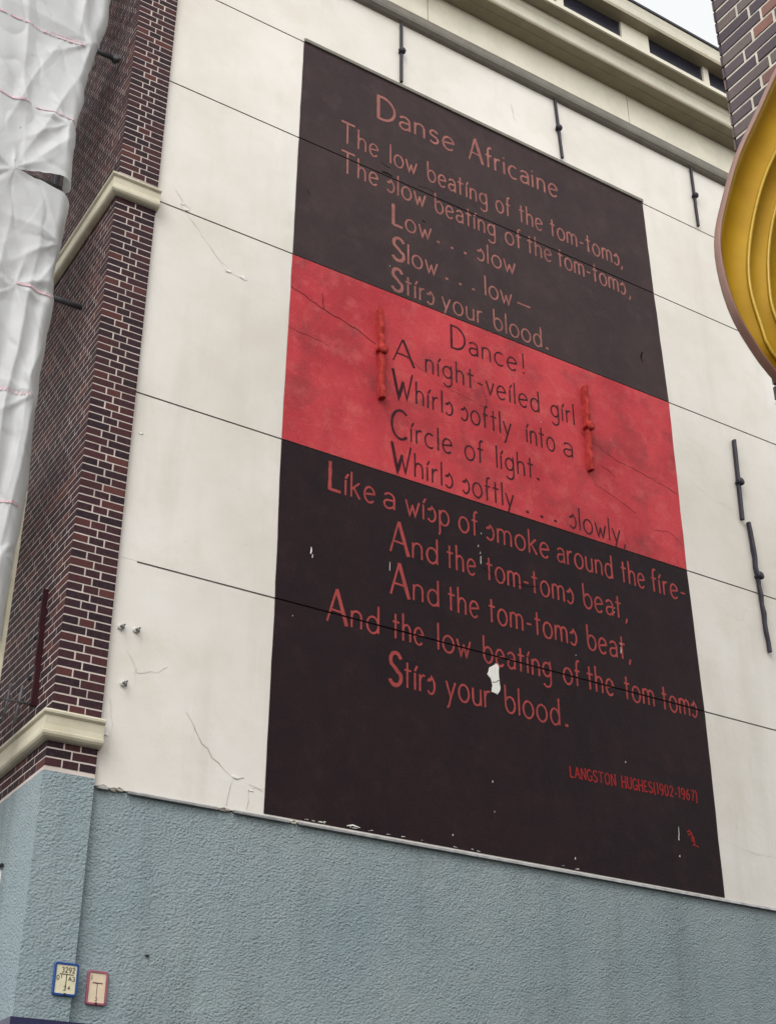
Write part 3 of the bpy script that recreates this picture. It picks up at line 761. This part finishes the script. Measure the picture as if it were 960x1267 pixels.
# anchor on the street side
t = thing('wall_anchor', 'dark maroon upright iron bar on the brick corner above the lower stone band', 'wall anchor', (PX0-.02, 8.73, 5.5))
bm = bmesh.new()
for i in range(6):
    z1 = 5.95-i*.148; z0 = z1-.150; y = 8.765-.014*i
    box(bm, (PX0-.034-.004*(i % 2), y-.012, z0), (PX0+.005, y+.014+.003*(i % 3), z1+.002*(i > 0)))
obj('bar', bm, M['maroon_iron'], t)
bm = bmesh.new()
for z in (5.9, 5.6, 5.3): tube(bm, [(PX0-.03, 8.80, z), (PX0-.03, 8.84, z)], .012, 8)
obj('bolt', bm, M['iron'], t)

# small hooks on the plaster
for lb, x, z in (('small white wall hook, upper left of three, on plaster beside the brick corner', 3.125, 5.629), ('small white wall hook, upper right of three, on plaster beside the brick corner', 3.237, 5.632), ('small white wall hook below the other two, just above the blue base', 3.183, 5.226)):
    t = thing('wall_hook', lb, 'wall hook', (x, WY, z), 'small hooks on the plaster')
    bm = bmesh.new(); tube(bm, [(x, WY+.01, z), (x, WY-.012, z), (x, WY-.016, z)], [.024, .022, .012], 10); obj('base_plate', bm, M['porc'], t)
    bm = bmesh.new(); tube(bm, [(x, WY-.01, z), (x+.002, WY-.045, z-.004), (x+.004, WY-.058, z-.018), (x+.003, WY-.05, z-.034)], .0075, 8); tube(bm, [(x+.018, WY-.012, z+.012), (x+.022, WY-.03, z+.014)], .006, 8); obj('hook', bm, M['greyiron'], t)

# ------------------------------------------------------------------ hydrant marker plates
def plate(label, x0, x1, z0, z1, y, fm, pm, im, marks, tilt=0):
    t = thing('marker_plate', label, 'sign', ((x0+x1)/2, y, z0)); t.rotation_euler = (0, tilt, 0)
    w, h = x1-x0, z1-z0
    bm = bmesh.new(); box(bm, (x0+.012, y-.006, z0+.012), (x1-.012, y+.008, z1-.012)); obj('plate', bm, pm, t)
    bm = bmesh.new()
    # rounded frame
    def rr(ins, rad):
        pts = []
        for cx, cz, a0 in ((x1-ins-rad, z1-ins-rad, 0), (x0+ins+rad, z1-ins-rad, 90), (x0+ins+rad, z0+ins+rad, 180), (x1-ins-rad, z0+ins+rad, 270)):
            pts += [(cx+rad*math.cos(R(a0+22.5*k)), cz+rad*math.sin(R(a0+22.5*k))) for k in range(5)]
        return pts
    loops = []
    for ins, rad, yy in ((0, .016, y+.012), (0, .016, y-.0085), (.002, .015, y-.0105), (.0125, .007, y-.0105), (.014, .006, y-.004)):
        loops.append([bm.verts.new((a, yy, b)) for a, b in rr(ins, rad)])
    for A, B in zip(loops, loops[1:]):
        for i in range(len(A)): bm.faces.new((A[i], A[(i+1) % len(A)], B[(i+1) % len(A)], B[i]))
    bmesh.ops.recalc_face_normals(bm, faces=bm.faces)
    obj('frame', bm, fm, t)
    bm = bmesh.new()
    for kind, *a in marks:
        if kind == 't':
            s, u0, u1, v, hh = a
            put_text(bm, s, x0+u0*w, x0+u1*w, lambda X: z0+v*h, hh*h, hh*h, .0042, y-.0075, .16, True, .05)
        else:
            p, wd = a; ribbon(bm, [(x0+u*w, z0+v*h) for u, v in p], wd, y-.0068)
    obj('lettering', bm, im, t)
    bm = bmesh.new(); cx = (x0+x1)/2
    tube(bm, [(cx, y, z0+.010), (cx, y-.016, z0+.010), (cx, y-.018, z0+.010)], [.006, .006, .003], 8); obj('screw', bm, M['iron'], t)
    return t
plate('blue framed cream hydrant plate numbered 3292 on the blue base', 2.915, 3.068, 3.182, 3.372, PY-.014, M['bluef'], M['plate'], M['ink'],
      [('t', '3292', .30, .84, .70, .16), ('l', [(.22, .645), (.80, .645)], .0055), ('l', [(.52, .645), (.52, .22)], .0055), ('t', '0', .12, .23, .47, .13), ('t', '1', .30, .34, .52, .09), ('t', 'A3', .60, .86, .46, .13), ('t', '3', .43, .54, .16, .13), ('t', '4', .62, .70, .20, .09)])
plate('faded pink framed hydrant plate with a plain T mark on the blue base', 3.145, 3.275, 3.158, 3.356, WY-.004, M['pinkf'], M['plate_p'], M['ink_p'],
      [('l', [(.26, .64), (.76, .64)], .0075), ('l', [(.50, .64), (.50, .24)], .0045), ('t', '1', .17, .23, .72, .13), ('t', '3', .44, .55, .12, .10)])
# dark hole in the roughcast
bm = bmesh.new()
ring = [bm.verts.new((3.519+.012*math.cos(a)*(1.3+.3*math.sin(3*a)), WY-.006, 3.48+.010*math.sin(a))) for a in [i*6.283/12 for i in range(12)]]
bm.faces.new(ring[::-1]); obj('drill_hole', bm, M['iron'], house)

# ------------------------------------------------------------------ scaffold with sheeting at the end of the street front
SY = 8.62
sc = thing('scaffold', 'steel tube scaffold standing in front of the brick street side, wrapped in white sheeting', 'scaffold', (1.7, 9.6, 0))
for x in (1.05, 2.33):
    for y in (8.76, 11.0):
        bm = bmesh.new(); tube(bm, [(x, y, 0), (x, y, 14.6)], .024, 12); obj('pole', bm, M['tube'], sc)
for z in (5.43, 7.3, 9.44, 11.3, 13.2):
    bm = bmesh.new(); tube(bm, [(.95, 8.71, z), (2.36, 8.71, z)], .024, 12); obj('ledger', bm, M['tube'], sc)
    bm = bmesh.new(); box(bm, (1.1, 8.8, z-.06), (2.28, 11.2, z-.02)); obj('deck_board', bm, mat_plain('scaffold_board', (.26, .20, .13, 1), .85, 0, .3, 6), sc)
for z, xa, xb, y in ((11.08, 2.2, 2.692, 8.70), (8.40, 2.2, 2.672, 8.75)):
    bm = bmesh.new(); tube(bm, [(xa, y, z), (xb, y, z)], .024, 14)
    tube(bm, [(xb-.005, y, z), (xb-.004, y, z)], .026, 14)
    if z > 10: box(bm, (xb-.06, y-.034, z-.034), (xb-.015, y+.034, z+.034), bev=.008)
    obj('tie_tube', bm, M['tube'], sc)
EDGE = [(.44, .2785), (.447, .279), (.51, .2789), (.586, .2824), (.664, .2793), (.75, .2809), (.777, .2828), (.81, .2771), (.86, .2805), (.89, .281), (.9536, .2783), (.982, .2767), (1.019, .2823), (1.037, .2812), (1.09, .288), (1.139, .2958), (1.168, .2946), (1.25, .2962), (1.45, .294)]
EDGE = [(1.6+a*SY, b*SY) for a, b in EDGE]
TIES = [(1.93, 9.33), (2.30, 9.98), (2.40, 11.0), (2.10, 8.28), (2.36, 7.35), (1.2, 11.0), (1.2, 9.3), (2.38, 8.78), (2.28, 6.0)]
FOLDS = [(1.2, 11.0, 2.3, 9.6, .030), (2.05, 12.8, 2.36, 11.2, .028), (1.7, 12.2, 2.0, 9.5, .022), (2.15, 10.9, 1.75, 9.6, .020), (2.34, 10.6, 1.95, 9.4, .026),
         (2.2, 9.0, 2.12, 5.5, .034), (2.32, 8.2, 2.26, 6.2, .026), (1.95, 9.2, 2.0, 6.0, .030), (2.38, 7.9, 2.25, 7.3, .022), (2.33, 7.2, 2.30, 5.6, .028), (2.40, 8.75, 2.18, 8.2, .024), (2.28, 12.0, 2.30, 11.1, .03), (2.38, 9.95, 2.05, 9.42, .02)]
def sheet_y(x, z, seed=0):
    d = .075*noise.noise((x*1.1, z*.5, seed))+.030*noise.noise((x*3.2, z*.7, seed+4))
    wx = .05*noise.noise((x*2, z*1.3, 8))
    for (ax, az, bx, bz, h) in FOLDS:                     # long folds pulled between the ties
        vx, vz = bx-ax, bz-az; L2 = vx*vx+vz*vz
        t = ((x-ax)*vx+(z-az)*vz)/L2
        if -.1 < t < 1.1:
            q = abs((x+wx-ax)*vz-(z-az)*vx)/math.sqrt(L2)
            k = math.sin(math.pi*min(1, max(0, (t+.1)/1.2)))
            d -= h*k*math.exp(-q*22)
            d += .4*h*k*math.exp(-((q-.09)*18)**2)
    n1 = noise.noise((x*4+z*1.7, z*1.6-x, seed+9)); d += .012*(1-abs(n1))**9
    n2 = noise.noise((x*7, z*7, 3)); d += .003*n2
    for tx, tz in TIES:
        r = math.hypot(x-tx, z-tz)
        if r < 1.0:
            an = math.atan2(z-tz, x-tx)
            d += .030*math.exp(-r*2.4)*abs(math.sin(an*3.5+tx*5+noise.noise((an*2, r*2, tx))))*min(1, r*7)-.02*math.exp(-r*6)
    e = interp(EDGE, z)-x
    if e < .10: d -= -.10*(1-e/.10)**2         # edge curls back round the pole
    return SY-.06+d
def sheet(label, bot, top, seed, jag):
    bm = bmesh.new(); nx, nz = 150, int((top(2)-bot(2))/.016)
    rows = []
    for j in range(nz+1):
        row = []
        for i in range(nx+1):
            u = i/nx; x0 = .95
            zz = bot(2)+(top(2)-bot(2))*j/nz
            xe = interp(EDGE, zz)+.018*noise.noise((zz*5, seed, 1))+.010*noise.noise((zz*17, seed, 1))
            x = x0+(xe-x0)*u
            za, zb = bot(x), top(x); z = za+(zb-za)*j/nz
            row.append(bm.verts.new((x, sheet_y(x, z, seed), z)))
        # return flap round the edge
        lst = row[-1].co
        row.append(bm.verts.new((lst.x+.006, lst.y+.05, lst.z))); row.append(bm.verts.new((lst.x-.03, lst.y+.11, lst.z)))
        rows.append(row)
    for a, b in zip(rows, rows[1:]):
        for i in range(len(a)-1): bm.faces.new((a[i], a[i+1], b[i+1], b[i]))
    t = obj('scaffold_sheet', bm, M['sheet'], None, (1.7, SY, bot(2)), True)
    return tag(t, label, 'tarpaulin', 'scaffold sheeting')
def low_top(x): return 9.34-(max(0, x-1.93)*.20 if x > 1.93 else 0)
def up_bot(x): return 9.33+(.10*math.sin(min(1, max(0, (x-1.93)/.5))*1.5)+.02*noise.noise((x*14, 0, 2)) if x > 1.93 else -.03)
s_lo = sheet('lower white plastic scaffold sheet with faint red print, hanging below the torn gap', lambda x: 5.47+.03*noise.noise((x*4, 1, 1)), low_top, 0, 0)
s_up = sheet('upper white plastic scaffold sheet with red dashed print, hanging above the torn gap', up_bot, lambda x: 14.4, 0, 0)
def print_row(parent, z0, segs, h, seed=0):
    bm = bmesh.new()
    for a, b in segs:
        n = max(1, int((b-a)/.03)); prev = None
        for i in range(n+1):
            x = a+(b-a)*i/n; zc = z0+.004*noise.noise((x*9, z0, 0))
            hh = h*(1+.25*noise.noise((x*40, z0, 2)))
            p = [bm.verts.new((x, sheet_y(x, q, 0)-.008, q)) for q in (zc-hh/2, zc+hh/2)]
            if prev: bm.faces.new((prev[0], p[0], p[1], prev[1]))
            prev = p
    obj('printed_line', bm, M['redprint'], parent)
def dashes(a, b, lo, hi, gap):
    out = []; x = a
    while x < b: l = rnd.uniform(lo, hi); out.append((x, min(x+l, b))); x += l+rnd.uniform(gap*.6, gap*1.6)
    return out
def zz(r): return 1.6+r*SY
print_row(s_up, zz(1.0845), [(1.60, 1.665), (1.70, 1.80)]+dashes(1.82, 2.36, .01, .05, .014), .022)
print_row(s_up, zz(1.0845)+.03, dashes(2.06, 2.34, .006, .02, .012), .012)
print_row(s_up, zz(.98), [(1.70, 1.98), (2.02, 2.36)], .018)
print_row(s_lo, zz(.7765), dashes(1.9, 2.0, .012, .02, .04)+[(2.10, 2.40)], .022)
print_row(s_lo, zz(.665), dashes(1.98, 2.36, .006, .02, .012), .03)
print_row(s_lo, zz(.56), [(2.2, 2.36)], .02)
# pale guard board at the sheet edge
t = tag(obj('guard_board', (lambda b: (box(b, (2.403, 8.66, 4.7), (2.436, 8.80, 6.62), bev=.004), b)[1])(bmesh.new()), M['cream'], None, (2.45, 8.73, 4.7)), 'upright cream board beside the lower edge of the white sheeting', 'board')

# thin iron railing bracket by the lower stone band
t = thing('iron_railing', 'thin rusty grey iron railing jutting from the brick just above the lower stone band', 'railing', (PX0, 8.72, 5.0))
bm = bmesh.new(); tube(bm, [(PX0+.01, 8.70, 5.075), (2.4, 8.74, 5.08), (1.9, 8.8, 5.09)], .009, 8); obj('rail', bm, M['greyiron'], t)
for x in (2.60, 2.52, 2.44):
    bm = bmesh.new(); tube(bm, [(x+.012, 8.735, 5.20), (x, 8.73, 5.08), (x-.015, 8.725, 4.93)], .010, 8); obj('picket', bm, M['greyiron'], t)
# small junction box at the left edge
t = thing('junction_box', 'small white junction box with black cable on the blue street side', 'junction box', (PX0, 8.97, 3.95))
bm = bmesh.new(); box(bm, (PX0-.05, 8.94, 3.90), (PX0+.01, 9.05, 4.03), bev=.008); obj('box_body', bm, M['peel'], t)
bm = bmesh.new(); tube(bm, [(PX0-.02, 8.90, 4.045), (PX0-.03, 9.0, 4.045), (PX0-.02, 9.4, 4.06)], .012, 8); obj('cable', bm, M['iron'], t)

# ------------------------------------------------------------------ near brick building on the right
NX, NYc = 3.185, 2.63
nb = thing('brick_building', 'near building of grey purple brick at the upper right behind the gold ornament', 'building', (NX, NYc, 0))
bm = bmesh.new(); box(bm, (NX+.008, -6, 0), (NX+7, NYc-.008, 11.2), 1)
brick_face(bm, (NX+.008, NYc, .05), (0, -1, 0), 3.0, 3.05+.0018, 8.5, (-1, 0, 0), row_cross, .004, .0125)
brick_face(bm, (NX, NYc-.008, .05), (1, 0, 0), 1.5, 3.05+.0018, 8.5, (0, 1, 0), row_cross, .009, .0105)
obj('brick_wall', bm, [M['brick_n'], M['mortar_n']], nb)
bm = bmesh.new(); box(bm, (NX-.15, -6.1, 11.2), (NX+7.1, NYc+.12, 11.45), bev=.03); obj('parapet', bm, M['cream'], nb)

# ------------------------------------------------------------------ gilded fluted ornament
orn = thing('hanging_ornament', 'big rounded gold fluted ornament with maroon rim, hung on the near brick building', 'ornament', (NX, 2.05, 3.6))
def resample(pts, n):
    # Catmull-Rom through pts, uniform in length
    P = [Vector(p) for p in pts]; Q = []
    for i in range(len(P)-1):
        p0 = P[max(i-1, 0)]; p1 = P[i]; p2 = P[i+1]; p3 = P[min(i+2, len(P)-1)]
        for k in range(12):
            t = k/12
            Q.append(.5*((2*p1)+(p2-p0)*t+(2*p0-5*p1+4*p2-p3)*t*t+(3*p1-p0-3*p2+p3)*t**3))
    Q.append(P[-1]); d = [0]
    for a, b in zip(Q, Q[1:]): d.append(d[-1]+(b-a).length)
    out = []; j = 0
    for i in range(n+1):
        s = d[-1]*i/n
        while j < len(d)-2 and d[j+1] < s: j += 1
        t = (s-d[j])/max(1e-9, d[j+1]-d[j]); out.append(Q[j].lerp(Q[j+1], min(1, t)))
    return out
CW = NX-.03
C = [
 [(CW, 5.62), (2.94, 5.36), (2.80, 5.14), (2.674, 4.926), (2.542, 4.668), (2.431, 4.452), (2.354, 4.263), (2.299, 4.100), (2.290, 3.980), (2.313, 3.857), (2.369, 3.762), (2.442, 3.688), (2.62, 3.57), (2.85, 3.48), (CW, 3.44)],
 [(CW, 5.25), (2.95, 5.05), (2.76, 4.80), (2.601, 4.538), (2.506, 4.345), (2.430, 4.13), (2.402, 3.972), (2.419, 3.853), (2.455, 3.757), (2.63, 3.65), (2.85, 3.58), (CW, 3.55)],
 [(CW, 4.95), (2.95, 4.80), (2.75, 4.60), (2.60, 4.38), (2.520, 4.18), (2.487, 4.011), (2.492, 3.90), (2.56, 3.80), (2.70, 3.72), (2.88, 3.67), (CW, 3.65)],
 [(CW, 4.65), (2.95, 4.53), (2.78, 4.38), (2.66, 4.20), (2.60, 4.04), (2.61, 3.93), (2.68, 3.85), (2.80, 3.79), (2.95, 3.76), (CW, 3.75)],
 [(CW, 4.35), (3.0, 4.28), (2.86, 4.16), (2.79, 4.03), (2.80, 3.95), (2.88, 3.89), (3.0, 3.86), (CW, 3.85)],
]
NS = 72
C = [resample(c, NS) for c in C]
def band(i, f):   # curve between ring i and i+1
    return [a.lerp(b, f) for a, b in zip(C[i], C[i+1])]
OY = 2.0
bm = bmesh.new()
rows = []
for i in range(4):
    base_in = .16 if i == 0 else 0
    for k in range(13):
        f = k/13
        ff = base_in+(1-base_in)*f
        dep = .006*i+.034*(math.sin(math.pi*f)**.7) if f > 0 else .006*i
        if i == 0 and k == 0: dep = .012
        rows.append((band(i, ff), OY+dep))
rows.append((C[4], OY+.024)); 
cen = Vector((CW, 4.05)); rows.append(([p.lerp(cen, .9) for p in C[4]], OY+.05))
V = [[bm.verts.new((p.x, y, p.y)) for p in c] for c, y in rows]
for a, b in zip(V, V[1:]):
    for j in range(NS):
        f = bm.faces.new((a[j], b[j], b[j+1], a[j+1])); f.smooth = True
bmesh.ops.recalc_face_normals(bm, faces=bm.faces)
obj('fluted_face', bm, M['gold'], orn)
bm = bmesh.new()
for i in (1, 2, 3):
    tube(bm, [(p.x-.003, OY+.006*i-.003, p.y) for p in C[i]], .0048, 8)
obj('flute_ridge', bm, M['goldl'], orn)
bm = bmesh.new()   # flat pale fillet inside the rim
a_, b_ = band(0, .055), band(0, .20)
A = [bm.verts.new((p.x, OY+.004, p.y)) for p in a_]; B = [bm.verts.new((p.x, OY+.010, p.y)) for p in b_]
for j in range(NS): bm.faces.new((A[j], B[j], B[j+1], A[j+1]))
bmesh.ops.recalc_face_normals(bm, faces=bm.faces)
obj('fillet', bm, M['goldl'], orn)
bm = bmesh.new()   # maroon rim: band with thickness, runs round the whole edge
secs = []
inn = band(0, .062)
for j in range(NS+1):
    o = C[0][j]; q = inn[j]
    prof = [(o, OY+.012), (o.lerp(q, .2), OY-.006), (o.lerp(q, .6), OY-.010), (q, OY-.002), (q, OY+.013), (q.lerp(o, .1), OY+.016), (o.lerp(q, .5), OY+.016)]
    secs.append([bm.verts.new((p.x, y, p.y)) for p, y in prof])
for a, b in zip(secs, secs[1:]):
    for i in range(7):
        f = bm.faces.new((a[i], a[(i+1) % 7], b[(i+1) % 7], b[i])); f.smooth = i in (0, 1, 2)
bmesh.ops.recalc_face_normals(bm, faces=bm.faces)
obj('rim', bm, M['rim'], orn)
bm = bmesh.new()   # back board
K = [bm.verts.new((p.x, OY+.10, p.y)) for p in C[2]]
K2 = [bm.verts.new((p.x, OY+.019, p.y)) for p in inn]
for j in range(NS): bm.faces.new((K[j], K[j+1], K2[j+1], K2[j]))
bm.faces.new(K); obj('back_board', bm, M['rim'], orn)
bm = bmesh.new()
for z in (3.75, 5.1): box(bm, (CW-.02, OY+.08, z), (NX-.001, OY+.24, z+.08), bev=.006)
obj('bracket', bm, M['iron'], orn)
